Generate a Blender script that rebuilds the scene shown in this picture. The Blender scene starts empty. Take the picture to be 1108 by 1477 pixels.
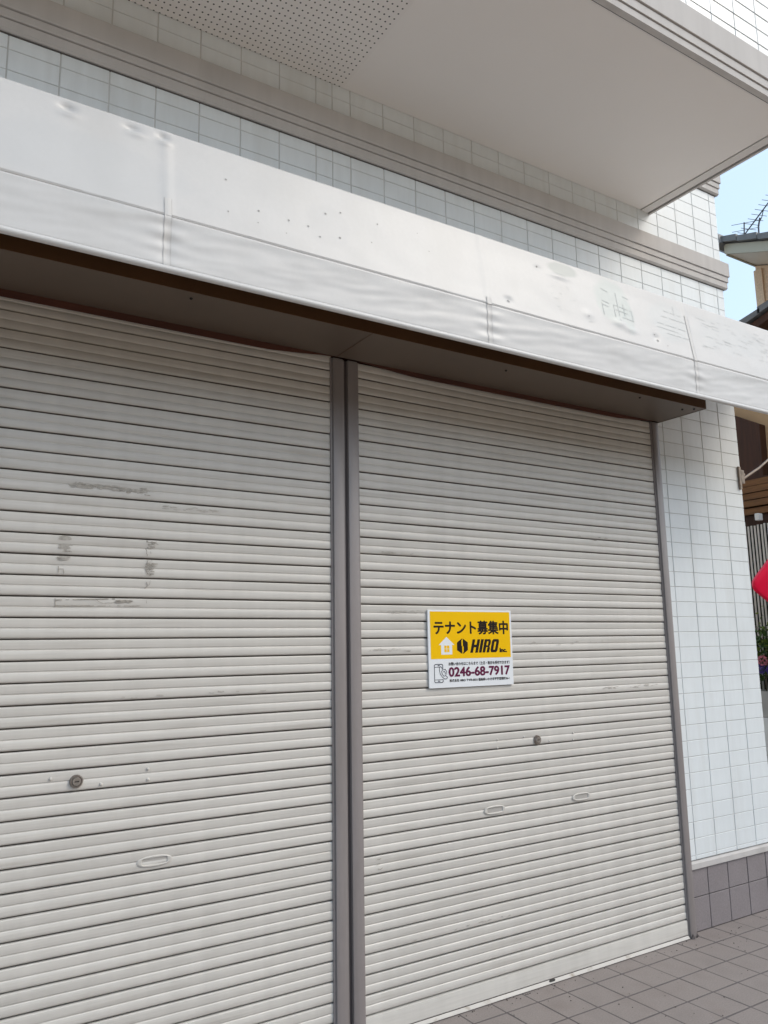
import bpy, bmesh, math, random
from mathutils import Vector, Matrix, noise
random.seed(7)
R = math.radians
scene = bpy.context.scene
col = scene.collection

# ---------------------------------------------------------------- camera
YAW, PIT, ROL = R(32.42087933), R(9.62803116), R(-0.99051136)
d = Vector((math.sin(YAW)*math.cos(PIT), math.cos(YAW)*math.cos(PIT), math.sin(PIT)))
r0 = Vector((math.cos(YAW), -math.sin(YAW), 0)); u0 = r0.cross(d)
rr = r0*math.cos(ROL) + u0*math.sin(ROL); uu = -r0*math.sin(ROL) + u0*math.cos(ROL)
cam = bpy.data.cameras.new('camera'); cam_o = bpy.data.objects.new('camera', cam); col.objects.link(cam_o)
cam.sensor_fit = 'VERTICAL'; cam.sensor_height = 36.0; cam.lens = 36.0*1148.1587/1477.0
cam.clip_start = 0.05; cam.clip_end = 2000
m = Matrix((rr, uu, -d)).transposed().to_4x4(); m.translation = Vector((0, -3.05, 1.565))
cam_o.matrix_world = m
scene.camera = cam_o

# ---------------------------------------------------------------- light
SUN = Vector((1.15, -1.1, 1.4)).normalized()
world = bpy.data.worlds.new('World'); scene.world = world; world.use_nodes = True
wn = world.node_tree.nodes; wl = world.node_tree.links
sky = wn.new('ShaderNodeTexSky'); sky.sky_type = 'NISHITA'; sky.sun_disc = False
sky.sun_elevation = math.asin(SUN.z); sky.sun_rotation = math.atan2(SUN.x, SUN.y)
sky.air_density = 1.0; sky.dust_density = 3.0; sky.ozone_density = 1.0
bg = wn['Background']; bg.inputs[1].default_value = 0.12
mixs = wn.new('ShaderNodeMix'); mixs.data_type = 'RGBA'; mixs.inputs[0].default_value = 0.55      # thin bright high cloud over the blue
wl.new(sky.outputs[0], mixs.inputs[6]); mixs.inputs[7].default_value = (3.5, 4.5, 5.3, 1)
wl.new(mixs.outputs[2], bg.inputs[0])
sun = bpy.data.lights.new('sun', 'SUN'); sun.energy = 0.5; sun.angle = R(20); sun.color = (1.0, 0.93, 0.82)
sun_o = bpy.data.objects.new('sun', sun); col.objects.link(sun_o)
sun_o.rotation_euler = SUN.to_track_quat('Z', 'Y').to_euler(); sun_o.location = (6, -8, 9)
vs = scene.view_settings
vs.view_transform = 'Standard'; vs.look = 'None'; vs.gamma = 1.0; vs.use_curve_mapping = False
vs.exposure = 1.1

# ---------------------------------------------------------------- helpers
def tag(o, label=None, cat=None, group=None, kind=None):
    if label: o['label'] = label
    if cat: o['category'] = cat
    if group: o['group'] = group
    if kind: o['kind'] = kind
    return o

def empty(name, loc=(0, 0, 0)):
    o = bpy.data.objects.new(name, None); col.objects.link(o); o.location = loc; o.empty_display_size = 0.2
    return o

class MB:
    def __init__(s): s.v = []; s.f = []; s.m = []
    def face(s, pts, mi=0):
        b = len(s.v); s.v += [tuple(p) for p in pts]; s.f.append(tuple(range(b, b+len(pts)))); s.m.append(mi)
    def box(s, x0, x1, y0, y1, z0, z1, mi=0, c=0.0):
        if c <= 0:
            b = len(s.v)
            s.v += [(x, y, z) for z in (z0, z1) for y in (y0, y1) for x in (x0, x1)]
            for f in ((0, 2, 3, 1), (4, 5, 7, 6), (0, 1, 5, 4), (2, 6, 7, 3), (0, 4, 6, 2), (1, 3, 7, 5)):
                s.f.append(tuple(b+i for i in f)); s.m.append(mi)
            return
        bm = bmesh.new(); bmesh.ops.create_cube(bm, size=1)
        for v in bm.verts:
            v.co = Vector(((x0+x1)/2+v.co.x*(x1-x0), (y0+y1)/2+v.co.y*(y1-y0), (z0+z1)/2+v.co.z*(z1-z0)))
        bmesh.ops.bevel(bm, geom=bm.edges[:], offset=c, segments=2, profile=0.5, affect='EDGES')
        s.bm(bm, mi)
    def bm(s, bm, mi=0, mat=None):
        b = len(s.v); bm.verts.index_update()
        for v in bm.verts: s.v.append(tuple(mat @ v.co) if mat else tuple(v.co))
        for f in bm.faces: s.f.append(tuple(b+v.index for v in f.verts)); s.m.append(mi)
        bm.free()
    def prof_x(s, prof, x0, x1, mi=0, closed=True):          # (y,z) profile extruded along x
        b = len(s.v); n = len(prof)
        s.v += [(x0, y, z) for y, z in prof] + [(x1, y, z) for y, z in prof]
        for i in range(n if closed else n-1):
            j = (i+1) % n; s.f.append((b+i, b+j, b+n+j, b+n+i)); s.m.append(mi)
        if closed:
            s.f.append(tuple(b+i for i in reversed(range(n)))); s.m.append(mi)
            s.f.append(tuple(b+n+i for i in range(n))); s.m.append(mi)
    def prism(s, pts, vec, mi=0):                            # closed polygon swept by vec
        vec = Vector(vec); b = len(s.v); n = len(pts)
        s.v += [tuple(p) for p in pts] + [tuple(Vector(p)+vec) for p in pts]
        for i in range(n):
            j = (i+1) % n; s.f.append((b+i, b+j, b+n+j, b+n+i)); s.m.append(mi)
        s.f.append(tuple(b+i for i in reversed(range(n)))); s.m.append(mi)
        s.f.append(tuple(b+n+i for i in range(n))); s.m.append(mi)
    def tube(s, pts, rad, n=10, mi=0, cap=True):
        pts = [Vector(p) for p in pts]; b = len(s.v)
        rads = rad if isinstance(rad, (list, tuple)) else [rad]*len(pts)
        for i, p in enumerate(pts):
            t = (pts[min(i+1, len(pts)-1)]-pts[max(i-1, 0)]).normalized()
            a = Vector((0, 0, 1)) if abs(t.z) < 0.9 else Vector((1, 0, 0))
            e = t.cross(a).normalized(); g = t.cross(e)
            for k in range(n):
                an = 2*math.pi*k/n; s.v.append(tuple(p+(e*math.cos(an)+g*math.sin(an))*rads[i]))
        for i in range(len(pts)-1):
            for k in range(n):
                j = (k+1) % n; s.f.append((b+i*n+k, b+i*n+j, b+(i+1)*n+j, b+(i+1)*n+k)); s.m.append(mi)
        if cap:
            s.f.append(tuple(b+k for k in reversed(range(n)))); s.m.append(mi)
            s.f.append(tuple(b+(len(pts)-1)*n+k for k in range(n))); s.m.append(mi)
    def lathe_y(s, cx, cz, prof, n=28, mi=0):                # (radius, y) revolved round the y direction
        b = len(s.v)
        for rad, y in prof:
            for k in range(n):
                a = 2*math.pi*k/n; s.v.append((cx+rad*math.cos(a), y, cz+rad*math.sin(a)))
        for i in range(len(prof)-1):
            for k in range(n):
                j = (k+1) % n; s.f.append((b+i*n+k, b+i*n+j, b+(i+1)*n+j, b+(i+1)*n+k)); s.m.append(mi)
        s.f.append(tuple(b+(len(prof)-1)*n+k for k in range(n))); s.m.append(mi)
    def build(s, name, mats, parent=None, smooth=None):
        me = bpy.data.meshes.new(name); me.from_pydata(s.v, [], s.f)
        for mt in (mats if isinstance(mats, (list, tuple)) else [mats]): me.materials.append(mt)
        me.polygons.foreach_set('material_index', s.m)
        bm = bmesh.new(); bm.from_mesh(me)
        bmesh.ops.recalc_face_normals(bm, faces=bm.faces); bm.to_mesh(me); bm.free()
        if smooth is not None:
            me.polygons.foreach_set('use_smooth', [True]*len(me.polygons))
            me.set_sharp_from_angle(angle=R(smooth))
        me.update()
        o = bpy.data.objects.new(name, me); col.objects.link(o)
        if parent:
            o.parent = parent
            o.matrix_parent_inverse = parent_world(parent).inverted()
        return o

def parent_world(p):
    mw = Matrix.Translation(p.location)
    return mw if p.parent is None else Matrix.Translation(p.parent.location) @ Matrix.Translation(-p.parent.location) @ mw

def fbm(x, y, z, o=4): return noise.fractal(Vector((x, y, z)), 1.0, 2.0, o)

# ---------------------------------------------------------------- materials
def mat(name, base, rough=0.5, var=0.0, vscale=(3, 3, 3), var2=0.0, v2scale=(40, 40, 40), bump=0.0, bscale=200.0,
        metal=0.0, spec=0.5, dirt=None, dirt_scale=(1, 1, 1), dirt_lo=0.55, dirt_hi=0.75, dirt_amt=0.5, rvar=0.0, streak=0.0):
    mt = bpy.data.materials.new(name); mt.use_nodes = True
    N = mt.node_tree.nodes; L = mt.node_tree.links; p = N['Principled BSDF']
    p.inputs['Roughness'].default_value = rough; p.inputs['Metallic'].default_value = metal
    p.inputs['Specular IOR Level'].default_value = spec
    tc = N.new('ShaderNodeTexCoord')
    def nz(scale, detail=5):
        mp = N.new('ShaderNodeMapping'); mp.inputs['Scale'].default_value = scale
        t = N.new('ShaderNodeTexNoise'); t.inputs['Scale'].default_value = 1.0; t.inputs['Detail'].default_value = detail
        L.new(tc.outputs['Object'], mp.inputs[0]); L.new(mp.outputs[0], t.inputs['Vector']); return t.outputs['Fac']
    def scaled(c, k): return (c[0]*k, c[1]*k, c[2]*k, 1)
    rgb = N.new('ShaderNodeRGB'); rgb.outputs[0].default_value = (*base, 1); cur = rgb.outputs[0]
    def mul(cur, fac, amt):
        mr = N.new('ShaderNodeMapRange'); mr.inputs[1].default_value = 0.25; mr.inputs[2].default_value = 0.75
        mr.inputs[3].default_value = 1-amt; mr.inputs[4].default_value = 1+amt; L.new(fac, mr.inputs[0])
        mx = N.new('ShaderNodeVectorMath'); mx.operation = 'SCALE'; L.new(cur, mx.inputs[0]); L.new(mr.outputs[0], mx.inputs['Scale'])
        return mx.outputs[0]
    if var: cur = mul(cur, nz(vscale), var)
    if var2: cur = mul(cur, nz(v2scale, 3), var2)
    if streak: cur = mul(cur, nz((17, 17, 0.45), 6), streak)
    if dirt:
        f = nz(dirt_scale, 8)
        mr = N.new('ShaderNodeMapRange'); mr.inputs[1].default_value = dirt_lo; mr.inputs[2].default_value = dirt_hi
        mr.inputs[3].default_value = 0; mr.inputs[4].default_value = dirt_amt; L.new(f, mr.inputs[0])
        mx = N.new('ShaderNodeMix'); mx.data_type = 'RGBA'; L.new(mr.outputs[0], mx.inputs[0]); L.new(cur, mx.inputs[6])
        mx.inputs[7].default_value = (*dirt, 1); cur = mx.outputs[2]
    L.new(cur, p.inputs['Base Color'])
    if rvar:
        mr = N.new('ShaderNodeMapRange'); mr.inputs[3].default_value = rough-rvar; mr.inputs[4].default_value = rough+rvar
        L.new(nz((7, 7, 7)), mr.inputs[0]); L.new(mr.outputs[0], p.inputs['Roughness'])
    if bump:
        b = N.new('ShaderNodeBump'); b.inputs['Strength'].default_value = bump; b.inputs['Distance'].default_value = 0.002
        L.new(nz((bscale,)*3, 4), b.inputs['Height']); L.new(b.outputs[0], p.inputs['Normal'])
    return mt

M = {}
M['tile'] = mat('white_wall_tile', (0.75, 0.785, 0.795), 0.36, spec=0.35, var=0.04, vscale=(2.2, 2.2, 2.2), var2=0.03, v2scale=(30, 30, 6), bump=0.12, bscale=90, rvar=0.06,
                dirt=(0.55, 0.54, 0.50), dirt_scale=(9, 9, 0.9), dirt_lo=0.52, dirt_hi=0.8, dirt_amt=0.35)
M['grout'] = mat('grout', (0.58, 0.58, 0.565), 0.85, var=0.15, vscale=(6, 6, 6))
M['molding'] = mat('cornice_paint', streak=0.05, base=(0.54, 0.515, 0.495), rough=0.75, spec=0.25, var=0.04, bump=0.05, bscale=150,
                   dirt=(0.30, 0.28, 0.26), dirt_scale=(5, 5, 1.2), dirt_lo=0.56, dirt_hi=0.85, dirt_amt=0.4)
M['trim'] = mat('pale_trim_paint', (0.70, 0.67, 0.64), 0.7, var=0.04)
M['groove'] = mat('dark_caulking', (0.10, 0.095, 0.09), 0.8)
M['soffit'] = mat('soffit_paint', (0.84, 0.80, 0.765), 0.7, var=0.03, vscale=(0.8, 0.8, 0.8), bump=0.06, bscale=160)
M['rail'] = mat('mauve_grey_paint', (0.265, 0.238, 0.232), 0.33, streak=0.07, var=0.07, vscale=(9, 9, 1.2), var2=0.03, v2scale=(70, 70, 25), rvar=0.06,
                dirt=(0.19, 0.165, 0.15), dirt_scale=(14, 14, 2), dirt_lo=0.5, dirt_hi=0.8, dirt_amt=0.45)
M['railgap'] = mat('dark_gap_seal', (0.085, 0.07, 0.068), 0.7)
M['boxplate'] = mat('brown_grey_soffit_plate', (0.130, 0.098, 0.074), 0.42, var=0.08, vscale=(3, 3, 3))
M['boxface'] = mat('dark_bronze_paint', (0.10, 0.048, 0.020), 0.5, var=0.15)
M['slot'] = mat('rusty_dark_steel', (0.075, 0.022, 0.012), 0.7, var=0.3, vscale=(3, 3, 20))  # maroon of the painted shade strips and the back of the box
M['shutter'] = mat('shutter_paint', (0.585, 0.558, 0.515), 0.36, var=0.045, vscale=(0.9, 0.9, 16), var2=0.05, v2scale=(2.5, 2.5, 150), rvar=0.07, streak=0.045,
                   dirt=(0.37, 0.335, 0.29), dirt_scale=(2.2, 2.2, 38), dirt_lo=0.55, dirt_hi=0.83, dirt_amt=0.55)
M['grime'] = mat('grimy_slat_joint', (0.16, 0.135, 0.115), 0.75, var=0.3, vscale=(2, 2, 2))
M['recess'] = mat('handle_recess_paint', (0.43, 0.405, 0.375), 0.4)  # shutter colour darkened, shade of the handle recess put into it
M['barflange'] = mat('worn_aluminium_sill', (0.45, 0.43, 0.40), 0.42, var=0.08, vscale=(12, 12, 12), dirt=(0.20, 0.16, 0.12), dirt_scale=(18, 18, 18), dirt_lo=0.58, dirt_hi=0.72, dirt_amt=0.8)
M['steel'] = mat('lock_steel', (0.42, 0.39, 0.37), 0.32, metal=0.9, var=0.15, vscale=(60, 60, 60))
M['darksteel'] = mat('lock_ring_dark', (0.27, 0.235, 0.21), 0.38, metal=0.7)
M['black'] = mat('black_hole', (0.012, 0.011, 0.01), 0.7)
M['residue'] = mat('tape_residue', (0.36, 0.33, 0.29), 0.8, var=0.4, vscale=(90, 90, 90))
M['residue2'] = mat('pale_tape_residue', (0.46, 0.43, 0.385), 0.75, var=0.25, vscale=(60, 60, 60))
M['plinthtile'] = mat('plinth_tile', (0.235, 0.208, 0.212), 0.6, var=0.07, vscale=(6, 6, 6), var2=0.14, v2scale=(110, 110, 110), bump=0.25, bscale=130)
M['darkgrout'] = mat('dark_grout', (0.115, 0.10, 0.098), 0.9, var=0.2, vscale=(8, 8, 8))
M['paver'] = mat('paving_tile', (0.265, 0.230, 0.214), 0.62, var=0.12, vscale=(4, 4, 4), var2=0.16, v2scale=(150, 150, 150), bump=0.3, bscale=150,
                 dirt=(0.12, 0.09, 0.078), dirt_scale=(4, 4, 4), dirt_lo=0.50, dirt_hi=0.8, dirt_amt=0.5)
M['asphalt'] = mat('asphalt', (0.10, 0.098, 0.095), 0.9, var=0.15, vscale=(2, 2, 2), var2=0.25, v2scale=(160, 160, 160), bump=0.5)
M['roadsurface'] = mat('worn_pale_road', (0.46, 0.34, 0.235), 0.9, var=0.15, vscale=(1, 1, 1), var2=0.2, v2scale=(120, 120, 120), bump=0.4)
M['hillside'] = mat('wooded_hillside', (0.09, 0.075, 0.045), 0.9, var=0.4, vscale=(0.5, 0.5, 0.5))  # surface of the added hill that blocks low sky
M['grit'] = mat('dark_grit', (0.075, 0.06, 0.05), 0.9, var=0.4, vscale=(50, 50, 50))
M['concrete'] = mat('pale_concrete', (0.46, 0.44, 0.41), 0.8, var=0.12, vscale=(8, 8, 8), bump=0.3, bscale=90)
M['white_wallblock'] = mat('white_render', (0.85, 0.83, 0.79), 0.75, var=0.06, vscale=(8, 8, 8), bump=0.2)
M['board'] = mat('sign_white_board', (0.80, 0.82, 0.84), 0.35, var=0.02)
M['yellow'] = mat('sign_yellow', (0.92, 0.54, 0.004), 0.36, var=0.03, spec=0.12)
M['ink'] = mat('sign_black_ink', (0.022, 0.015, 0.013), 0.4, spec=0.12)
M['inkred'] = mat('sign_dark_maroon_ink', (0.13, 0.018, 0.06), 0.4, spec=0.12)
M['greyink'] = mat('sign_grey_ink', (0.07, 0.075, 0.10), 0.4, spec=0.12)
M['cream'] = mat('sign_pale_yellow', (0.80, 0.62, 0.25), 0.4)
M['red'] = mat('red_plastic', (0.97, 0.004, 0.055), 0.35, var=0.03, spec=0.25)
M['tan'] = mat('tan_siding', (0.74, 0.54, 0.37), 0.8, var=0.06, vscale=(6, 6, 1), var2=0.16, v2scale=(60, 60, 60), bump=0.5, bscale=70)
M['brownwall'] = mat('brown_render', (0.52, 0.34, 0.19), 0.8, var=0.07, vscale=(5, 5, 5), bump=0.2, bscale=80)
M['darkwood'] = mat('dark_brown_wood', (0.055, 0.017, 0.006), 0.6, var=0.3, vscale=(40, 40, 3))
M['orangewood'] = mat('orange_brown_wood', (0.20, 0.085, 0.025), 0.55, var=0.3, vscale=(6, 6, 60))
M['rooftile'] = mat('grey_roof_tile', (0.17, 0.168, 0.17), 0.5, var=0.18, vscale=(12, 12, 12), bump=0.2)
M['eave'] = mat('eave_board', (0.76, 0.71, 0.62), 0.6, var=0.04)
M['fascia'] = mat('grey_green_fascia', (0.47, 0.445, 0.35), 0.5, var=0.05)
M['fencepale'] = mat('weathered_fence_slat', (0.74, 0.69, 0.61), 0.7, var=0.15, vscale=(30, 30, 3))
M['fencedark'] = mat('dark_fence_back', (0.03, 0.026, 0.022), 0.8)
M['antenna'] = mat('antenna_metal', (0.10, 0.10, 0.11), 0.45, metal=0.6)
M['bracket'] = mat('weathered_bracket_metal', (0.26, 0.21, 0.17), 0.5, metal=0.3, var=0.25, vscale=(40, 40, 40))
M['palemetal'] = mat('pale_metal_tube', (0.55, 0.54, 0.52), 0.4, metal=0.2, var=0.1, vscale=(20, 20, 20))
M['leaf'] = mat('leaf_green', (0.05, 0.105, 0.022), 0.5, var=0.45, vscale=(16, 16, 16))
M['leaf2'] = mat('leaf_yellow_green', (0.17, 0.23, 0.035), 0.5, var=0.35, vscale=(16, 16, 16))
M['stemwood'] = mat('shrub_stem', (0.10, 0.07, 0.04), 0.8)
M['pink'] = mat('pink_petal', (0.68, 0.22, 0.27), 0.6, var=0.25, vscale=(60, 60, 60))
M['purple'] = mat('purple_petal', (0.13, 0.08, 0.36), 0.6, var=0.3, vscale=(60, 60, 60))

def perforated(name):
    mt = mat(name, (0.82, 0.78, 0.745), 0.7, var=0.03, vscale=(0.8, 0.8, 0.8), bump=0.06, bscale=160)
    N = mt.node_tree.nodes; L = mt.node_tree.links; p = N['Principled BSDF']
    tc = N.new('ShaderNodeTexCoord'); sp = N.new('ShaderNodeSeparateXYZ'); L.new(tc.outputs['Object'], sp.inputs[0])
    def mth(op, a, b=None):
        n = N.new('ShaderNodeMath'); n.operation = op
        for i, q in enumerate((a, b)):
            if q is None: continue
            if isinstance(q, (int, float)): n.inputs[i].default_value = q
            else: L.new(q, n.inputs[i])
        return n.outputs[0]
    def cell(v, pitch, off):
        return mth('MULTIPLY', mth('SUBTRACT', mth('FRACT', mth('DIVIDE', mth('ADD', v, off+100*pitch), pitch)), 0.5), pitch)
    a = cell(sp.outputs[0], 0.026, 0.011); b = cell(sp.outputs[1], 0.033, 0.02)
    rad = mth('SQRT', mth('ADD', mth('MULTIPLY', a, a), mth('MULTIPLY', b, b)))
    hole = mth('LESS_THAN', rad, 0.0042)
    src = p.inputs['Base Color'].links[0].from_socket
    mx = N.new('ShaderNodeMix'); mx.data_type = 'RGBA'; L.new(hole, mx.inputs[0]); L.new(src, mx.inputs[6])
    mx.inputs[7].default_value = (0.05, 0.045, 0.04, 1); L.new(mx.outputs[2], p.inputs['Base Color'])
    return mt
M['perf'] = perforated('perforated_soffit_board')

def canvas_mat():
    mt = mat('white_awning_vinyl', (0.60, 0.595, 0.588), 0.42, var=0.025, vscale=(1.2, 1.2, 3), var2=0.015, v2scale=(60, 60, 60), bump=0.05, bscale=500,
             dirt=(0.48, 0.47, 0.45), dirt_scale=(4.5, 4.5, 1.3), dirt_lo=0.5, dirt_hi=0.8, dirt_amt=0.35)
    N = mt.node_tree.nodes; L = mt.node_tree.links; p = N['Principled BSDF']
    cur = p.inputs['Base Color'].links[0].from_socket
    tc = N.new('ShaderNodeTexCoord')
    nz = N.new('ShaderNodeTexNoise'); nz.inputs['Scale'].default_value = 7; nz.inputs['Detail'].default_value = 5; L.new(tc.outputs['Object'], nz.inputs['Vector'])
    # where old lettering and repair patches were: faded greenish-grey stains of their own shape
    for (cx, cz, sx, sz, amt, colr) in ((2.90, 3.19, 0.115, 0.13, 0.75, (0.50, 0.55, 0.53)), (2.985, 3.13, 0.05, 0.09, 0.65, (0.50, 0.55, 0.53)),
                                        (2.58, 3.285, 0.10, 0.035, 0.8, (0.42, 0.45, 0.43)), (3.30, 3.17, 0.16, 0.12, 0.5, (0.54, 0.57, 0.57)),
                                        (3.80, 3.2, 0.30, 0.12, 0.45, (0.55, 0.57, 0.57)), (1.33, 3.14, 0.09, 0.09, 0.35, (0.53, 0.53, 0.53)),
                                        (0.45, 3.1, 0.33, 0.14, 0.4, (0.54, 0.55, 0.555))):
        mp = N.new('ShaderNodeMapping'); mp.inputs['Location'].default_value = (-cx/sx, 0, -cz/sz); mp.inputs['Scale'].default_value = (1/sx, 0, 1/sz)
        L.new(tc.outputs['Object'], mp.inputs[0])
        ln = N.new('ShaderNodeVectorMath'); ln.operation = 'LENGTH'; L.new(mp.outputs[0], ln.inputs[0])
        ad = N.new('ShaderNodeMath'); ad.operation = 'ADD'; L.new(ln.outputs['Value'], ad.inputs[0]); L.new(nz.outputs['Fac'], ad.inputs[1])
        mr = N.new('ShaderNodeMapRange'); mr.interpolation_type = 'SMOOTHSTEP'; mr.inputs[1].default_value = 1.25; mr.inputs[2].default_value = 1.65
        mr.inputs[3].default_value = amt; mr.inputs[4].default_value = 0; L.new(ad.outputs[0], mr.inputs[0])
        mx = N.new('ShaderNodeMix'); mx.data_type = 'RGBA'; L.new(mr.outputs[0], mx.inputs[0]); L.new(cur, mx.inputs[6]); mx.inputs[7].default_value = (*colr, 1)
        cur = mx.outputs[2]
    L.new(cur, p.inputs['Base Color'])
    return mt
M['canvas'] = canvas_mat()
M['canvas_in'] = mat('awning_back_cloth', (0.30, 0.20, 0.12), 0.8, var=0.1)  # tan stands in for light through the vinyl and warms the shutter tops
M['seamtape'] = mat('awning_seam_tape', (0.60, 0.59, 0.575), 0.5, dirt=(0.50, 0.455, 0.40), dirt_scale=(8, 8, 8), dirt_lo=0.5, dirt_hi=0.8, dirt_amt=0.6)
M['stitch'] = mat('seam_thread', (0.50, 0.49, 0.48), 0.8)
M['ghost'] = mat('faded_lettering', (0.535, 0.56, 0.555), 0.5, var=0.12, vscale=(40, 40, 40))
M['spot'] = mat('dark_puncture', (0.36, 0.35, 0.34), 0.8)

# ---------------------------------------------------------------- tile sheets
def joints(lo, hi, pitch, phase, extra=()):
    k = math.ceil((lo-phase)/pitch); out = [lo]
    while phase+k*pitch < hi-1e-4:
        q = phase+k*pitch
        if q > lo+0.004: out.append(q)
        k += 1
    out.append(hi)
    out += [e for e in extra if lo < e < hi]
    return sorted(set(out))

def tiles(mb, xs, zs, P, gv=0.0055, gh=0.0036, depth=0.0020, cham=0.002, tilt=0.0035, mi=0, skip=None):
    """P(a,b,h) maps sheet coordinates plus height to the world"""
    for i in range(len(xs)-1):
        for j in range(len(zs)-1):
            a0, a1, b0, b1 = xs[i]+gv/2, xs[i+1]-gv/2, zs[j]+gh/2, zs[j+1]-gh/2
            if a1-a0 < 0.012 or b1-b0 < 0.008: continue
            if skip and skip((a0+a1)/2, (b0+b1)/2): continue
            ta, tb = random.gauss(0, tilt), random.gauss(0, tilt); h0 = random.gauss(0, 0.0002)
            ca, cb = (a0+a1)/2, (b0+b1)/2
            H = lambda a, b: h0+(a-ca)*ta+(b-cb)*tb
            o = [(a0, b0), (a1, b0), (a1, b1), (a0, b1)]
            n = [(a0+cham, b0+cham*0.6), (a1-cham, b0+cham*0.6), (a1-cham, b1-cham*0.6), (a0+cham, b1-cham*0.6)]
            b = len(mb.v)
            mb.v += [tuple(P(x, z, -depth-0.002)) for x, z in o]
            mb.v += [tuple(P(x, z, -cham*0.45+H(x, z))) for x, z in o]
            mb.v += [tuple(P(x, z, H(x, z))) for x, z in n]
            for k in range(4):
                q = (k+1) % 4
                mb.f.append((b+k, b+q, b+4+q, b+4+k)); mb.m.append(mi)
                mb.f.append((b+4+k, b+4+q, b+8+q, b+8+k)); mb.m.append(mi)
            mb.f.append((b+8, b+9, b+10, b+11)); mb.m.append(mi)

# ================================================================= SETTING
g = MB(); g.face([(-300, -300, -0.012), (300, -300, -0.012), (300, 300, -0.012), (-300, 300, -0.012)])
tag(g.build('ground', M['asphalt']), kind='structure')
pv = MB()
pv.box(-7, 6.0, -3.8, 0.1, -0.011, -0.0012, mi=1)
tiles(pv, joints(-7, 6.0, 0.1805, 4.412), joints(-3.8, 0.004, 0.185, -0.148), lambda a, b, h: (a, b, h), gv=0.0065, gh=0.010, depth=0.0012, cham=0.0012, tilt=0.003)
tag(pv.build('pavement', [M['paver'], M['darkgrout']]), kind='structure')

gr = MB()
for i in range(230):
    x = random.uniform(1.3, 4.9); y = -0.052-abs(random.gauss(0, 0.5)) if random.random() < 0.6 else -0.05-abs(random.gauss(0, 0.03))
    if x > 3.87 and y > -0.06 and random.random() < 0.5: y = -0.004-random.random()*0.03
    k = random.uniform(0.0012, 0.0042); a = random.uniform(0, 3)
    gr.prism([(x+k*math.cos(a+q*1.57)*random.uniform(0.6, 1.2), y+k*math.sin(a+q*1.57)*random.uniform(0.6, 1.2), 0.0008) for q in range(4)], (0, 0, k*0.5))
tag(gr.build('grit', M['grit']), 'scattered dark grit and crumbs lying on the paving by the shutters', 'grit', kind='stuff')
fc = MB(); fc.box(-40, 60, -14, -3.8, -0.0115, -0.006)
tag(fc.build('road', M['roadsurface']), kind='structure')
hl = MB(); nxh, nyh = 60, 8;  # added hill, unseen behind the camera, blocks low sky to deepen the shade
for j in range(nyh+1):
    for i in range(nxh+1):
        x = -70+150*i/nxh; t = j/nyh; y = -17-26*t
        hl.v.append((x, y, 10.0*math.sin(math.pi/2*min(1, t*1.6))*(0.85+0.35*noise.noise(Vector((x*0.05, t*2, 1))))-0.05))
for j in range(nyh):
    for i in range(nxh): q = j*(nxh+1)+i; hl.f.append((q, q+1, q+nxh+2, q+nxh+1)); hl.m.append(0)
tag(hl.build('hill', M['hillside'], smooth=60), kind='structure')

# ================================================================= SHOP BUILDING
shop = empty('shop_building', (1.7, 0, 0))
tag(shop, 'white tiled shop front with two closed grey roller shutters and a projecting upper balcony', 'building')
WX0, WX1 = -5.0, 4.705
front = lambda y0: (lambda a, b, h: (a, y0-h, b))
core = MB()
core.box(WX0, WX1-0.012, 0.10, 7.0, 0.0, 6.4)
core.box(WX0, -0.47, 0.012, 0.10, 0.0, 6.4); core.box(3.855, WX1-0.012, 0.012, 0.10, 0.0, 6.4); core.box(-0.47, 3.855, 0.012, 0.10, 3.25, 6.4)
core.build('wall_core', M['grout'], shop)

tw = MB()   # tiles on the front wall, between awning and cornice, above the cornice, and the pier beside the shutters
tw.box(WX0, WX1-0.004, 0.0030, 0.0118, 3.25, 6.4, mi=1)
xs_up = joints(WX0, WX1, 0.19, 1.401, (1.680,))
tiles(tw, xs_up, joints(3.25, 3.926, 0.088, 3.857), front(0.0))
tiles(tw, xs_up, joints(4.10, 4.66, 0.088, 4.205), front(0.0))
tiles(tw, joints(3.2, WX1, 0.19, 1.401), joints(4.78, 6.4, 0.088, 4.79), front(0.0))
tw.box(3.857, WX1-0.004, 0.0030, 0.0118, 0.368, 3.249, mi=1)
pier_x = [3.857, 3.956, 4.139, 4.329, 4.517, WX1]
tiles(tw, pier_x, joints(0.368, 3.249, 0.08795, 0.831), front(0.0), tilt=0.0045)
tw.box(WX0, -0.472, 0.0030, 0.0118, 0.368, 3.249, mi=1)
tiles(tw, joints(WX0, -0.472, 0.19, 1.401), joints(0.368, 3.249, 0.08795, 0.831), front(0.0))
tw.build('tiled_wall', [M['tile'], M['grout']], shop)

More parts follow.
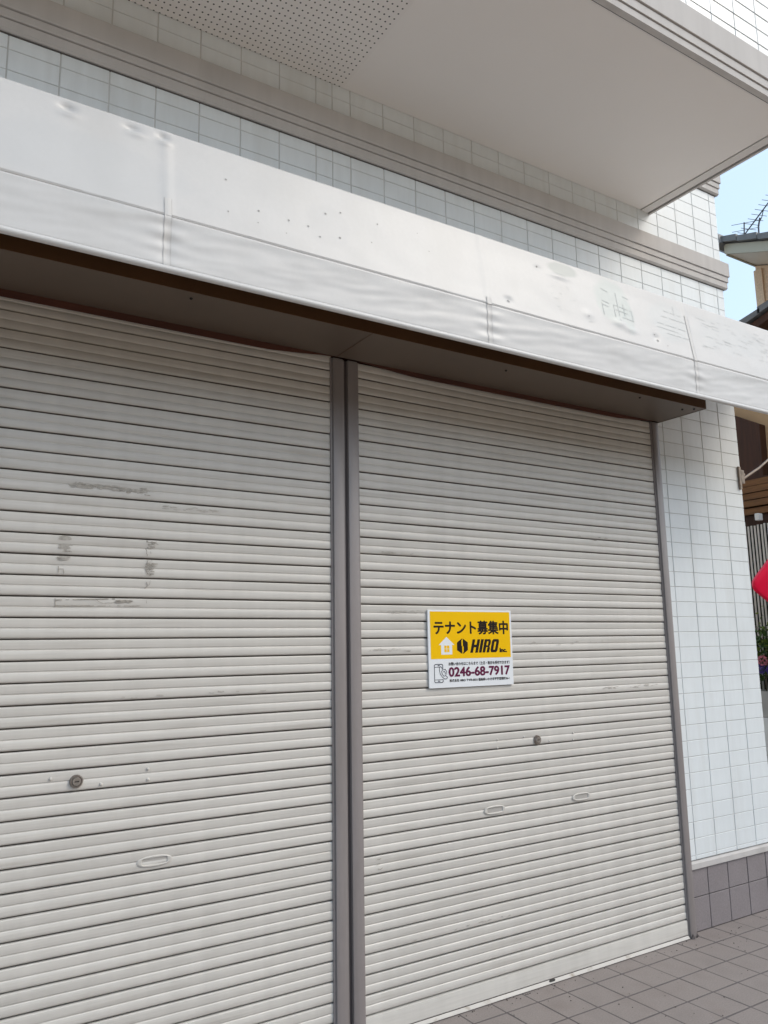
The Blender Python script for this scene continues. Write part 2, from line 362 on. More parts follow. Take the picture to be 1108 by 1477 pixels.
def cornice(x0, x1, z, ret):
    c = MB()
    # stepped section: thin bottom lip, two reveals, tall flat band
    c.prof_x([(0.004, z), (-0.010, z), (-0.020, z+0.008), (-0.020, z+0.044), (0.004, z+0.044)], x0, x1+0.020)
    c.prof_x([(0.004, z+0.048), (-0.0255, z+0.048), (-0.0265, z+0.050), (-0.0265, z+0.083), (0.004, z+0.083)], x0, x1+0.0265)
    c.prof_x([(0.004, z+0.087), (-0.033, z+0.087), (-0.034, z+0.089), (-0.034, z+0.183), (-0.030, z+0.187), (0.004, z+0.187)], x0, x1+0.034)
    c.box(x0, x1+0.012, -0.012, 0.0035, z+0.0445, z+0.0475, mi=1); c.box(x0, x1+0.018, -0.018, 0.0035, z+0.0835, z+0.0865, mi=1)
    c.box(x0, x1+0.004, -0.003, 0.0035, z-0.006, z-0.001, mi=1)
    # the same section returned along the side wall
    c.box(x1+0.0005, x1+0.0195, 0.0045, 4.0, z+0.002, z+0.0435); c.box(x1+0.0005, x1+0.026, 0.0045, 4.0, z+0.0485, z+0.0825); c.box(x1+0.0005, x1+0.0335, 0.0045, 4.0, z+0.0875, z+0.186)
    return c.build('cornice', [M['molding'], M['groove']], shop)
cornice(WX0, WX1, 3.922, True)
cornice(4.0, WX1, 4.618, True)

# plinth
pl = MB()
pl.box(3.863, WX1-0.004, 0.0075, 0.0118, 0.0, 0.322, mi=1)
tiles(pl, [3.863, 4.046, 4.228, 4.412, 4.594, WX1+0.002], [0.0, 0.1755, 0.321], front(0.001), gv=0.006, gh=0.005, depth=0.005, cham=0.0025, tilt=0.003)
pl.build('plinth', [M['plinthtile'], M['darkgrout']], shop)
pl = MB()
pl.box(WX0, -0.472, 0.0075, 0.0118, 0.0, 0.322, mi=1)
tiles(pl, joints(WX0, -0.472, 0.182, 4.046), [0.0, 0.1755, 0.321], front(0.001), gv=0.006, gh=0.005)
pl.build('plinth', [M['plinthtile'], M['darkgrout']], shop)
for a, b in ((3.859, WX1+0.004), (WX0, -0.474)):
    lg = MB(); lg.prof_x([(0.011, 0.323), (-0.009, 0.323), (-0.0105, 0.3245), (-0.0105, 0.352), (-0.008, 0.355), (0.004, 0.362), (0.011, 0.362)], a, b)
    lg.build('plinth_flashing', M['molding'], shop)

# balcony
bal = MB()
BX0, BX1, BY, BZ = -5.0, 3.995, -1.06, 4.275
SX = 3.906                                  # soffit edge beside the end trim
bal.box(BX0, SX-0.004, -1.028, -0.001, BZ+0.003, BZ+0.02, mi=3)
balcony = bal.build('balcony', [M['molding'], M['groove'], M['tile'], M['groove']], shop)
so = MB(); so.box(1.7405, SX-0.006, -1.026, -0.0015, BZ, BZ+0.002); so.build('soffit', M['soffit'], balcony)
so = MB(); so.box(BX0, 1.740, -1.026, -0.0015, BZ-0.0005, BZ+0.002); so.build('perforated_soffit', M['perf'], balcony)
tr = MB()
# end trim under the side, and front mouldings in three steps
tr.prof_x([(-1.0, BZ-0.006), (-0.0015, BZ-0.006), (-0.0015, BZ+0.03), (-1.0, BZ+0.03)], SX, BX1-0.030, mi=2)
tr.box(BX1-0.0296, BX1-0.0158, -1.0, -0.0015, BZ+0.002, BZ+0.03, mi=1)
tr.box(BX1-0.0155, BX1, -1.0, -0.0015, BZ-0.0105, BZ+0.03)
tr.box(BX0, BX1, -1.0595, -1.030, BZ-0.008, BZ+0.027)
tr.box(BX0, BX1+0.006, BY-0.006, -1.0005, BZ+0.0315, BZ+0.074)
tr.box(BX1+0.0005, BX1+0.006, -1.0, -0.0015, BZ+0.0315, BZ+0.074)
tr.box(BX0, BX1+0.014, BY-0.014, -1.0005, BZ+0.0785, BZ+0.216, c=0.002)
tr.box(BX1+0.0005, BX1+0.014, -1.0, -0.0015, BZ+0.0785, BZ+0.216)
tr.box(BX0, BX1-0.004, BY+0.004, -1.001, BZ+0.02, BZ+0.09, mi=1); tr.box(BX0, BX1-0.016, -1.0295, -1.0265, BZ-0.0075, BZ+0.02, mi=1)
tr.build('balcony_moulding', [M['molding'], M['groove'], M['trim']], balcony)
bt = MB()
bt.box(BX0, BX1-0.02, BY+0.0075, -0.95, BZ+0.217, 6.3, mi=1); bt.box(BX1-0.02, BX1-0.0075, BY+0.0075, -0.002, BZ+0.217, 6.3, mi=1)
tiles(bt, joints(BX0, BX1, 0.19, 3.179), joints(BZ+0.218, 6.3, 0.0875, 4.549), front(BY), gv=0.004, gh=0.006)
tiles(bt, joints(-1.06, -0.003, 0.19, 0), joints(BZ+0.218, 6.3, 0.0875, 4.549), lambda a, b, h: (BX1+h, a, b), gv=0.004, gh=0.006)
bt.build('balcony_wall', [M['tile'], M['groove']], balcony)

# shutter box over the openings
BOXZ = 2.858
sb = MB()
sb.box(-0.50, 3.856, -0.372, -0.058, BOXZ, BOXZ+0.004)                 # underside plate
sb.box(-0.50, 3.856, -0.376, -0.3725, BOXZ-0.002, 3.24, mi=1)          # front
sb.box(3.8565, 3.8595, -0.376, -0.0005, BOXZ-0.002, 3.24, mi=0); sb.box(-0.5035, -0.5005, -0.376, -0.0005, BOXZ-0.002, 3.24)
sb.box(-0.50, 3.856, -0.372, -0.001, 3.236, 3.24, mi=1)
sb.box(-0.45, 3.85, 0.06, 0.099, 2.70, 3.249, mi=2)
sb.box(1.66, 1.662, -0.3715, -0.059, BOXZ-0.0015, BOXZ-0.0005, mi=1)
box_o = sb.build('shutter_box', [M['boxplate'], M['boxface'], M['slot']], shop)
for x0, x1, pk in ((-0.41, 1.645, 0.026), (1.782, 3.80, 0.022)):  # lens-shaped dark strips that paint the deep shade above each curtain
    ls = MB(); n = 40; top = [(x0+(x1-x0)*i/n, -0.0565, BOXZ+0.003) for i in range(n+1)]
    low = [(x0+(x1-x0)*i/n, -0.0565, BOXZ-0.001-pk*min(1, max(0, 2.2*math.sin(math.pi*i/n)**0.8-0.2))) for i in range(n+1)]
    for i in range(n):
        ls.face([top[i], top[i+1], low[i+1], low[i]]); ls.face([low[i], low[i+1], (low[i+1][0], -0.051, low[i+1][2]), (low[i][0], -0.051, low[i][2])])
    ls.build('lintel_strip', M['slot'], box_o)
for sx, sy in ((2.45, -0.30), (3.36, -0.33), (3.75, -0.30), (3.80, -0.34), (0.9, -0.32)):
    sc = MB(); b = bmesh.new(); bmesh.ops.create_uvsphere(b, u_segments=10, v_segments=6, radius=0.006)
    sc.bm(b, 0, Matrix.Translation((sx, sy, BOXZ-0.001))); sc.build('screw', M['black'], box_o)

# guide rails
def rail(x0, x1, lip=None):
    r_ = MB(); f = -0.046
    r_.box(x0, x1, f, 0.011, 0.0, BOXZ-0.001, c=0.0025)
    if lip:
        for a, b in lip: r_.box(a, b, -0.036, 0.011, 0.0, BOXZ-0.001)
    return r_
rail(1.6505, 1.7005, ((1.641, 1.650), (1.701, 1.711))).build('guide_rail', M['rail'], shop, smooth=40)
rail(1.7265, 1.7765, ((1.777, 1.786),)).build('guide_rail', M['rail'], shop, smooth=40)
rail(3.806, 3.856, ((3.797, 3.8055),)).build('guide_rail', M['rail'], shop, smooth=40)
rail(-0.47, -0.42, ((-0.4195, -0.411),)).build('guide_rail', M['rail'], shop, smooth=40)
gp = MB(); gp.box(1.7113, 1.7262, -0.030, 0.02, 0, BOXZ-0.002); gp.build('rail_gap_seal', M['railgap'], shop)
rf = MB()   # torn foot of the right rail
rf.prism([(3.800, -0.052, 0.001), (3.822, -0.060, 0.001), (3.818, -0.050, 0.022)], (0.004, 0.006, 0.002)); rf.prism([(3.846, -0.054, 0.001), (3.874, -0.044, 0.001), (3.857, -0.046, 0.020)], (0.002, 0.006, 0))
rf.build('rail_foot', M['railgap'], shop)

# roller shutters
KX = lambda x: x*0.9921
KZ = lambda z: 1.565+(z-1.565)*0.9921
PRO = [(0.0, 0.016), (0.030, 0.016), (0.034, 0.005), (0.050, 0.0012), (0.075, 0.0), (0.10, -0.0004), (0.44, -0.0004), (0.46, 0.0002), (0.48, 0.0016),
       (0.515, 0.0018), (0.535, 0.0006), (0.555, -0.0004), (0.88, -0.0002), (0.925, 0.0012), (0.950, 0.0032), (0.966, 0.006), (0.970, 0.016)]
SY = -0.030
def slat_z(k, s): return KZ(0.0826+0.07681*k-0.0000381*k*k+s)      # bottom edge of slat k
def curtain_y(z, s):
    k = 0
    while k < 40 and slat_z(k+1, s) <= z: k += 1
    lo, hi = slat_z(k, s), slat_z(k+1, s); t = 1-(z-lo)/(hi-lo)
    for i in range(len(PRO)-1):
        if PRO[i][0] <= t <= PRO[i+1][0]:
            q = (t-PRO[i][0])/(PRO[i+1][0]-PRO[i][0]); return SY+PRO[i][1]+q*(PRO[i+1][1]-PRO[i][1])
    return SY+0.016
def shutter(x0, x1, seed, sh):
    mb = MB(); n = 36; nx = 44; w = x1-x0
    xs = [x0+w*i/nx for i in range(nx+1)]
    rows = []
    for k in range(n, -1, -1):
        zlo, ztop = slat_z(k, sh), slat_z(k+1, sh)
        jit = random.gauss(0, 0.0009); tl = random.gauss(0, 0.0005)
        for t, dy in PRO:
            row = len(mb.v)
            for i, x in enumerate(xs):
                wob = 0.0018*noise.noise(Vector((x*1.7, k*0.9, seed)))+0.0005*noise.noise(Vector((x*6, k*3.1+t*2, seed+5)))
                bow = 0.022*max(0, (k-33.5)/3)*math.sin(math.pi*(x-x0)/w)
                y = SY+dy+(jit+tl*(t-0.5)*2+wob if dy < 0.01 else 0.0)+bow
                mb.v.append((x, y, ztop-t*(ztop-zlo)+0.0007*noise.noise(Vector((x*1.1, k*1.3, seed+9)))))
            rows.append(row)
    for q, (a, b) in enumerate(zip(rows[:-1], rows[1:])):
        gap = q % len(PRO) in (0, len(PRO)-2, len(PRO)-1)
        for i in range(nx): mb.f.append((a+i, a+i+1, b+i+1, b+i)); mb.m.append(1 if gap else 0)
    return mb.build('roller_shutter', [M['shutter'], M['grime']], shop, smooth=38)

def rivet(x, z, par, r_=0.0055):
    x, z = KX(x), KZ(z)
    b = MB(); b.lathe_y(x, z, [(r_, SY+0.001), (r_, SY-0.0022), (r_*0.75, SY-0.0042), (r_*0.35, SY-0.005)], 12); return b.build('rivet', M['shutter'], par, smooth=50)
def lock(x, z, par):
    x, z = KX(x), KZ(z)
    b = MB(); y = SY-0.001
    b.lathe_y(x, z, [(0.0225, y+0.002), (0.0225, y-0.004), (0.0195, y-0.0085), (0.0165, y-0.0085), (0.0155, y-0.005)], 30, 0)
    b.lathe_y(x, z, [(0.0150, y-0.0045), (0.0150, y-0.0095), (0.0135, y-0.0115), (0.006, y-0.0115), (0.005, y-0.0105)], 30, 1)
    b.box(x-0.0075, x+0.0075, y-0.0125, y-0.0118, z-0.0016, z+0.0016, mi=2)
    return b.build('lock', [M['darksteel'], M['steel'], M['black']], par, smooth=40)
def handle(x, z, par):
    x, z = KX(x), KZ(z)
    b = MB(); n = 48; y = SY-0.0015
    def sup(a, rx, rz, p):
        c, s = math.cos(a), math.sin(a); return (math.copysign(abs(c)**(2/p), c)*rx, math.copysign(abs(s)**(2/p), s)*rz)
    rings = [(0.064, 0.0195, 2.2, y+0.001), (0.0635, 0.019, 2.2, y-0.003), (0.060, 0.0172, 2.3, y-0.0042), (0.050, 0.0135, 4.5, y-0.0046), (0.0465, 0.0115, 6, y-0.0034), (0.0455, 0.0108, 6, y-0.0002)]
    base = len(b.v)
    for rx, rz, p, yy in rings:
        for k in range(n):
            q = sup(2*math.pi*k/n, rx, rz, p); b.v.append((x+q[0], yy, z+q[1]))
    for i in range(len(rings)-1):
        for k in range(n):
            j = (k+1) % n; b.f.append((base+i*n+k, base+i*n+j, base+(i+1)*n+j, base+(i+1)*n+k)); b.m.append(0)
    b.f.append(tuple(base+(len(rings)-1)*n+k for k in range(n))); b.m.append(1)
    return b.build('handle', [M['shutter'], M['recess']], par, smooth=40)
def bottom_bar(x0, x1, par, slot=None, dz=0.004):
    b = MB()
    b.prof_x([(0.000, 0.019), (-0.0335, 0.019), (-0.0350, 0.021), (-0.0350, 0.083+dz), (-0.0335, 0.0865+dz), (-0.026, 0.0885+dz), (0.000, 0.0885+dz)], x0, x1)
    n = 60
    for i in range(n):                       # flange on the ground, slightly uneven and chipped
        a, c = x0+(x1-x0)*i/n, x0+(x1-x0)*(i+1)/n
        e0 = -0.0465+0.0012*noise.noise(Vector((a*5, 0, 3))); e1 = -0.0465+0.0012*noise.noise(Vector((c*5, 0, 3)))
        b.face([(a, -0.0325, 0.0185), (c, -0.0325, 0.0185), (c, e1+0.003, 0.0065), (a, e0+0.003, 0.0065)], 1)
        b.face([(a, e0+0.003, 0.0065), (c, e1+0.003, 0.0065), (c, e1, 0.004), (a, e0, 0.004)], 1)
        b.face([(a, e0, 0.004), (c, e1, 0.004), (c, e1, 0.0008), (a, e0, 0.0008)], 2)
    b.box(x0, x1, -0.0348, -0.0327, 0.0162, 0.0188, mi=2)
    if slot:
        b.prism([(slot-0.020, -0.0385, 0.0108), (slot-0.014, -0.0355, 0.0155), (slot+0.016, -0.0355, 0.0155), (slot+0.021, -0.0380, 0.0115), (slot+0.014, -0.0415, 0.0078), (slot-0.013, -0.0415, 0.0078)], (0, -0.0012, 0.0016), 3)
    return b.build('bottom_bar', [M['shutter'], M['barflange'], M['railgap'], M['black']], par, smooth=35)
shR = shutter(1.780, 3.802, 3.1, 0.0); shL = shutter(-0.415, 1.646, 8.4, 0.0095)
tag(shL, 'roller shutter with old tape marks'); tag(shR, 'roller shutter carrying the yellow notice')
lock(0.634, 1.119, shL); lock(2.806, 1.100, shR)
for x, z in ((0.549, 1.135), (0.719, 1.101), (0.885, 1.138), (0.886, 1.101)): rivet(x, z, shL)
for x, z in ((2.553, 1.119), (2.551, 1.081), (2.720, 1.120), (2.889, 1.087), (3.055, 1.116), (3.052, 1.082)): rivet(x, z, shR, 0.0045)
handle(0.919, 0.814, shL); handle(0.33, 0.814, shL); handle(2.519, 0.803, shR); handle(3.088, 0.801, shR)
bottom_bar(1.787, 3.796, shR, 2.80); bottom_bar(-0.41, 1.640, shL, None, 0.0135)

# leftover tape and glue on the shutters
def strokes(par, items, sh, name='tape_residue'):
    mb = MB()
    def ribbon(pts, w, mi):
        lift = random.uniform(0.0012, 0.0034)
        for (xa, za), (xb, zb) in zip(pts[:-1], pts[1:]):
            L = math.hypot(xb-xa, zb-za)
            if L < 1e-5: continue
            nx_, nz_ = -(zb-za)/L*w/2, (xb-xa)/L*w/2
            q = [(KX(x), KZ(z)) for x, z in ((xa+nx_, za+nz_), (xb+nx_, zb+nz_), (xb-nx_, zb-nz_), (xa-nx_, za-nz_))]
            if any(curtain_y(z, sh) > SY+0.002 for _, z in q): continue
            mb.face([(x, min(curtain_y(z, sh), SY)-lift, z) for x, z in q], mi)
    for kind, a in items:
        if kind == 'line':
            x0, z0, x1, z1, w, mi, jit, brk = a; n = max(3, int(math.hypot(x1-x0, z1-z0)/0.006)); pts = []
            for i in range(n+1):
                t = i/n; p = (x0+(x1-x0)*t+random.gauss(0, jit), z0+(z1-z0)*t+random.gauss(0, jit))
                if random.random() < brk: ribbon(pts, w*random.uniform(0.6, 1.3), mi) if len(pts) > 1 else None; pts = []
                else: pts.append(p)
            ribbon(pts, w, mi) if len(pts) > 1 else None
        elif kind == 'blob':
            cx, cz, rx, rz, mi, cnt = a
            for _ in range(cnt):
                x, z = cx+random.uniform(-rx, rx), cz+random.uniform(-rz, rz); l = random.uniform(0.004, 0.016); an = random.uniform(-0.5, 0.5)
                ribbon([(x, z), (x+l*math.cos(an), z+l*math.sin(an)*0.6), (x+1.7*l, z+random.uniform(-0.002, 0.002))], random.uniform(0.0012, 0.004), mi)
    return mb.build(name, [M['residue'], M['residue2']], par)
strokes(shL, [('line', (0.533, 1.751, 0.858, 1.763, 0.003, 0, 0.0004, 0.10)), ('line', (0.533, 1.757, 0.533, 1.727, 0.003, 0, 0.0012, 0.1)),
              ('line', (0.535, 1.731, 0.86, 1.734, 0.0022, 0, 0.0004, 0.15)), ('line', (0.858, 1.770, 0.860, 1.732, 0.0022, 0, 0.0008, 0.2)),
              ('line', (0.67, 1.757, 0.70, 1.741, 0.0016, 0, 0.0008, 0.05)), ('line', (0.70, 1.741, 0.76, 1.748, 0.0014, 0, 0.0008, 0.1)), ('blob', (0.765, 1.750, 0.025, 0.004, 0, 22)),
              ('line', (0.852, 1.99, 0.858, 1.80, 0.0032, 0, 0.0030, 0.12)), ('line', (0.872, 1.96, 0.866, 1.80, 0.0014, 0, 0.0030, 0.3)), ('blob', (0.862, 1.975, 0.012, 0.02, 0, 22)), ('blob', (0.86, 1.87, 0.014, 0.03, 0, 26)),
              ('line', (0.538, 1.88, 0.540, 1.83, 0.0026, 0, 0.001, 0.1)), ('line', (0.557, 1.862, 0.558, 1.838, 0.0026, 0, 0.001, 0.05)), ('line', (0.538, 1.862, 0.557, 1.864, 0.002, 0, 0.0005, 0)),
              ('blob', (0.546, 1.98, 0.014, 0.01, 1, 55)), ('blob', (0.547, 1.945, 0.014, 0.008, 1, 45)), ('blob', (0.544, 1.905, 0.014, 0.008, 1, 50)), ('blob', (0.555, 1.93, 0.01, 0.004, 0, 6)),
              ('blob', (0.70, 2.176, 0.14, 0.010, 1, 110)), ('blob', (0.66, 2.176, 0.08, 0.006, 0, 6)), ('blob', (0.80, 2.17, 0.06, 0.010, 0, 14)), ('line', (0.58, 2.186, 0.86, 2.176, 0.0018, 1, 0.0008, 0.2)),
              ('blob', (1.02, 2.118, 0.12, 0.006, 1, 26)), ('blob', (1.0, 1.40, 0.5, 0.006, 1, 8))], 0.0095)
strokes(shR, [('blob', (2.0, 1.985, 0.12, 0.008, 1, 26)), ('blob', (2.0, 1.72, 0.18, 0.006, 1, 22)), ('blob', (3.3, 2.13, 0.25, 0.010, 0, 9)), ('blob', (3.5, 1.33, 0.22, 0.006, 1, 26)),
              ('blob', (2.3, 0.33, 0.35, 0.006, 1, 12)), ('blob', (1.86, 0.66, 0.03, 0.02, 0, 3)), ('blob', (2.9, 1.57, 0.4, 0.008, 1, 14)), ('blob', (1.95, 1.55, 0.12, 0.006, 1, 16))], 0.0)

# ================================================================= AWNING
AX0, AX1 = -1.6, 4.90
HZ, SZ, TZ = 2.789, 2.986, 3.318
SEAMS = (0.716, 2.088, 3.455)
def prof_y(z):
    if z <= SZ: return -0.620
    return -0.620+0.050*((z-SZ)/(TZ-SZ))
def canvas_d(x, z):
    """bulge of the cloth towards the street"""
    v = 0.0
    if z < SZ:
        t = (SZ-z)/(SZ-HZ)                                    # 0 at the seam, 1 at the hem
        env = math.sin(math.pi*min(1, t*0.93+0.04))**0.8
        sl = z*9.0-x*1.4
        v += 0.0045*env*noise.noise(Vector((x*1.9, sl*0.9, 1.3)))*(1.15-0.6*t)
        v += 0.0030*env*noise.noise(Vector((x*3.3+4, sl*2.6, 7.7)))*(1.2-0.9*t)
        v += 0.0014*env*noise.noise(Vector((x*9, z*40-x*5, 2.2)))
        for s in SEAMS:
            q = math.exp(-((x-s)/0.07)**2)
            v += q*env*(0.0020*math.sin(z*118+s*3)+0.0012*math.sin(z*63))-0.0025*math.exp(-((x-s)/0.02)**2)*env
        v += 0.006*math.exp(-t*9)*max(0, noise.noise(Vector((x*2.4, 0.3, 4.0))))*(1-math.exp(-t*40))
    else:
        t = (z-SZ)/(TZ-SZ); env = min(1, t*5)*min(1, (1-t)*6)
        v += 0.004*env*noise.noise(Vector((x*1.3, z*4, 5.5)))+0.0012*env*noise.noise(Vector((x*8, z*14, 3.3)))
        for (dx, dz, am, rx_, rz_) in ((0.395, 3.290, -0.013, 0.022, 0.014), (0.40, 3.270, 0.007, 0.03, 0.012), (0.60, 3.292, -0.010, 0.024, 0.012), (0.615, 3.274, 0.006, 0.03, 0.010),
                                       (0.706, 3.296, -0.011, 0.018, 0.012), (0.71, 3.276, 0.006, 0.02, 0.010), (2.92, 3.08, 0.006, 0.05, 0.02), (2.206, 3.035, -0.006, 0.02, 0.012), (2.55, 3.24, 0.005, 0.06, 0.012),
                                       (2.42, 3.25, -0.004, 0.02, 0.01), (3.17, 3.06, -0.006, 0.02, 0.015), (2.70, 3.08, 0.004, 0.03, 0.02), (2.99, 3.06, 0.005, 0.04, 0.015)):
            v += am*math.exp(-((x-dx)/rx_)**2-((z-dz)/rz_)**2)
        for s in SEAMS: v += 0.002*math.exp(-((x-s)/0.016)**2)
    return v
def canvas_p(x, z, off=0.0):
    sag = 0.0015*noise.noise(Vector((x*0.8, 2.0, 0)))
    return (x, prof_y(z)-canvas_d(x, z)-off, z+sag)
awn = empty('awning', (1.7, -0.1, 3.3))
tag(awn, 'faded white vinyl shop awning with ghost lettering, stretched across above both shutters', 'awning')
cv = MB(); step = 0.0115; nx = int((AX1-AX0)/step)
zs = [HZ+0.014+(SZ-0.0025-HZ-0.014)*i/34 for i in range(35)]+[SZ-0.0008, SZ+0.0008]+[SZ+0.0025+(TZ-SZ-0.0025)*i/38 for i in range(39)]
rows = []
for z in zs:
    rows.append(len(cv.v))
    dip = 0.0022 if abs(z-SZ) < 0.0015 else 0
    for i in range(nx+1): cv.v.append(canvas_p(AX0+(AX1-AX0)*i/nx, z, -dip))
for k in range(1, 7):                                       # rolled top edge, then the top sheet back to the wall
    a = math.pi/2*k/6; rows.append(len(cv.v))
    for i in range(nx+1):
        x = AX0+(AX1-AX0)*i/nx; p = canvas_p(x, TZ)
        cv.v.append((x, p[1]+0.012*(1-math.cos(a)), p[2]+0.012*math.sin(a)))
rows.append(len(cv.v))
for i in range(nx+1): x = AX0+(AX1-AX0)*i/nx; cv.v.append((x, -0.004, 3.47))
for a, b in zip(rows[:-1], rows[1:]):
    for i in range(nx): cv.f.append((a+i, a+i+1, b+i+1, b+i)); cv.m.append(0)
for (x, z, r_) in ((0.927, 3.205, 4), (0.929, 3.072, 3), (1.046, 3.112, 4), (1.04, 3.06, 2.4), (1.164, 3.109, 4), (1.15, 3.05, 2.2), (1.244, 3.109, 4), (1.323, 3.189, 4.2), (1.39, 3.214, 3.6), (1.29, 3.077, 3.6),
                   (1.377, 3.098, 4.4), (1.556, 3.213, 3), (1.52, 3.12, 2.6), (1.80, 3.16, 2.4), (2.416, 3.258, 4.5), (2.206, 3.030, 7), (3.181, 3.045, 7), (3.165, 3.075, 3), (3.25, 3.03, 3), (1.75, 3.23, 2), (2.7, 3.07, 3)):
    k = r_*0.001; cv.face([canvas_p(x+k*math.cos(a)*1.1, z+k*math.sin(a), 0.0011) for a in [i*math.pi/4 for i in range(8)]], 1)
for zl, w in ((SZ+0.0068, 0.0011), (SZ+0.0012, 0.0010), (HZ+0.0255, 0.0008)):
    n = 420
    for i in range(n):
        xa, xb = AX0+(AX1-AX0)*i/n, AX0+(AX1-AX0)*(i+1)/n
        if zl > SZ and (0.44 < xa < 0.49 or 1.86 < xa < 2.08 or noise.noise(Vector((xa*1.3, zl*50, 2))) > 0.42): continue
        cv.face([canvas_p(xa, zl, 0.0012), canvas_p(xb, zl, 0.0012), canvas_p(xb, zl+w, 0.0012), canvas_p(xa, zl+w, 0.0012)], 3)
# ghost strokes of the removed lettering
def gline(pts, w=0.0022):
    for (xa, za), (xb, zb) in zip(pts[:-1], pts[1:]):
        L = math.hypot(xb-xa, zb-za); n = max(1, int(L/0.012))
        for i in range(n):
            if random.random() < 0.12: continue
            t0, t1 = i/n, (i+1)/n; x0, z0, x1, z1 = xa+(xb-xa)*t0, za+(zb-za)*t0, xa+(xb-xa)*t1, za+(zb-za)*t1
            nx_, nz_ = -(zb-za)/L*w/2, (xb-xa)/L*w/2
            cv.face([canvas_p(x0+nx_, z0+nz_, 0.0013), canvas_p(x1+nx_, z1+nz_, 0.0013), canvas_p(x1-nx_, z1-nz_, 0.0013), canvas_p(x0-nx_, z0-nz_, 0.0013)], 2)
gx, gz = 2.925, 3.165
for pts in ([(-0.10, 0.085), (-0.055, 0.075)], [(-0.11, 0.02), (-0.06, 0.012)], [(-0.11, -0.002), (-0.065, -0.008)], [(-0.11, 0.02), (-0.11, -0.06)], [(-0.03, 0.012), (0.095, 0.004)], [(-0.03, 0.012), (-0.03, -0.055)],
            [(0.0, 0.085), (0.0, -0.07)], [(0.095, 0.004), (0.095, -0.05)], [(0.04, 0.06), (0.04, -0.035)], [(0.02, -0.045), (0.10, -0.05)], [(0.035, 0.078), (0.09, 0.07)], [(-0.02, -0.012), (0.06, -0.018)]):
    gline([(gx+a, gz+b) for a, b in pts], 0.0026)
gx, gz = 3.33, 3.165
for pts in ([(-0.05, 0.07), (0.10, 0.065)], [(-0.09, 0.035), (0.14, 0.03)], [(0.03, 0.11), (0.03, 0.03)], [(-0.12, -0.01), (0.10, -0.015)], [(-0.13, -0.035), (0.06, -0.04)], [(-0.06, -0.06), (0.12, -0.062)]):
    gline([(gx+a, gz+b) for a, b in pts], 0.002)
for k in range(46):
    x = random.uniform(3.54, 4.15); z = random.uniform(3.09, 3.27); l = random.uniform(0.02, 0.09); gline([(x, z), (x+l, z-0.004)], 0.0016)
for k in range(10):
    x = random.uniform(2.45, 2.75); z = random.uniform(3.04, 3.2); gline([(x, z), (x+random.uniform(0.01, 0.04), z+random.uniform(-0.02, 0.02))], 0.0016)

cv.build('canvas', [M['canvas'], M['spot'], M['ghost'], M['stitch']], awn, smooth=60)
bk = MB()                                                    # lining behind the cloth, its tan imitates warm light through the vinyl
for a, b in zip((HZ+0.02, SZ), (SZ, TZ)):
    bk.face([(AX0, prof_y(a)+0.020, a), (AX1, prof_y(a)+0.020, a), (AX1, prof_y(b)+0.020, b), (AX0, prof_y(b)+0.020, b)])
bk.face([(AX0, prof_y(TZ)+0.020, TZ), (AX1, prof_y(TZ)+0.020, TZ), (AX1, -0.004, 3.455), (AX0, -0.004, 3.455)])
bk.build('lining', M['canvas_in'], awn)
hp = MB(); pts = [(AX0+(AX1-AX0)*i/120, -0.618, HZ+0.010+0.0015*noise.noise(Vector(((AX0+(AX1-AX0)*i/120)*0.8, 2.0, 0)))) for i in range(121)]
hp.tube(pts, 0.0115, 14); hp.build('hem_pipe', M['canvas'], awn, smooth=60)
for s in SEAMS:
    t = MB(); z_hi = {0.716: 3.055, 2.088: 3.018, 3.455: 3.245}[s]
    zz = [HZ+0.016+(z_hi-HZ-0.016)*i/60 for i in range(61)]
    for a, b in zip(zz[:-1], zz[1:]):
        for q in range(4):
            xa, xb = s-0.013+0.0065*q, s-0.013+0.0065*(q+1)
            t.face([canvas_p(xa, a, 0.0014), canvas_p(xb, a, 0.0014), canvas_p(xb, b, 0.0014), canvas_p(xa, b, 0.0014)], 0)
    for xe in (s-0.0125, s+0.011):
        for a, b in zip(zz[:-1], zz[1:]): t.face([canvas_p(xe, a, 0.0018), canvas_p(xe+0.0014, a, 0.0018), canvas_p(xe+0.0014, b, 0.0018), canvas_p(xe, b, 0.0018)], 1)
    t.build('seam_tape', [M['seamtape'], M['stitch']], awn)
# frame inside
for x in (-1.4, 0.2, 1.8, 3.4, 4.85):
    fr = MB(); fr.prism([(x, -0.578, 2.83), (x, -0.538, 3.290), (x, -0.010, 3.440), (x, -0.010, 3.415), (x, -0.520, 3.268), (x, -0.556, 2.83)], (0.025, 0, 0))
    fr.build('frame_arm', M['boxface'], awn)
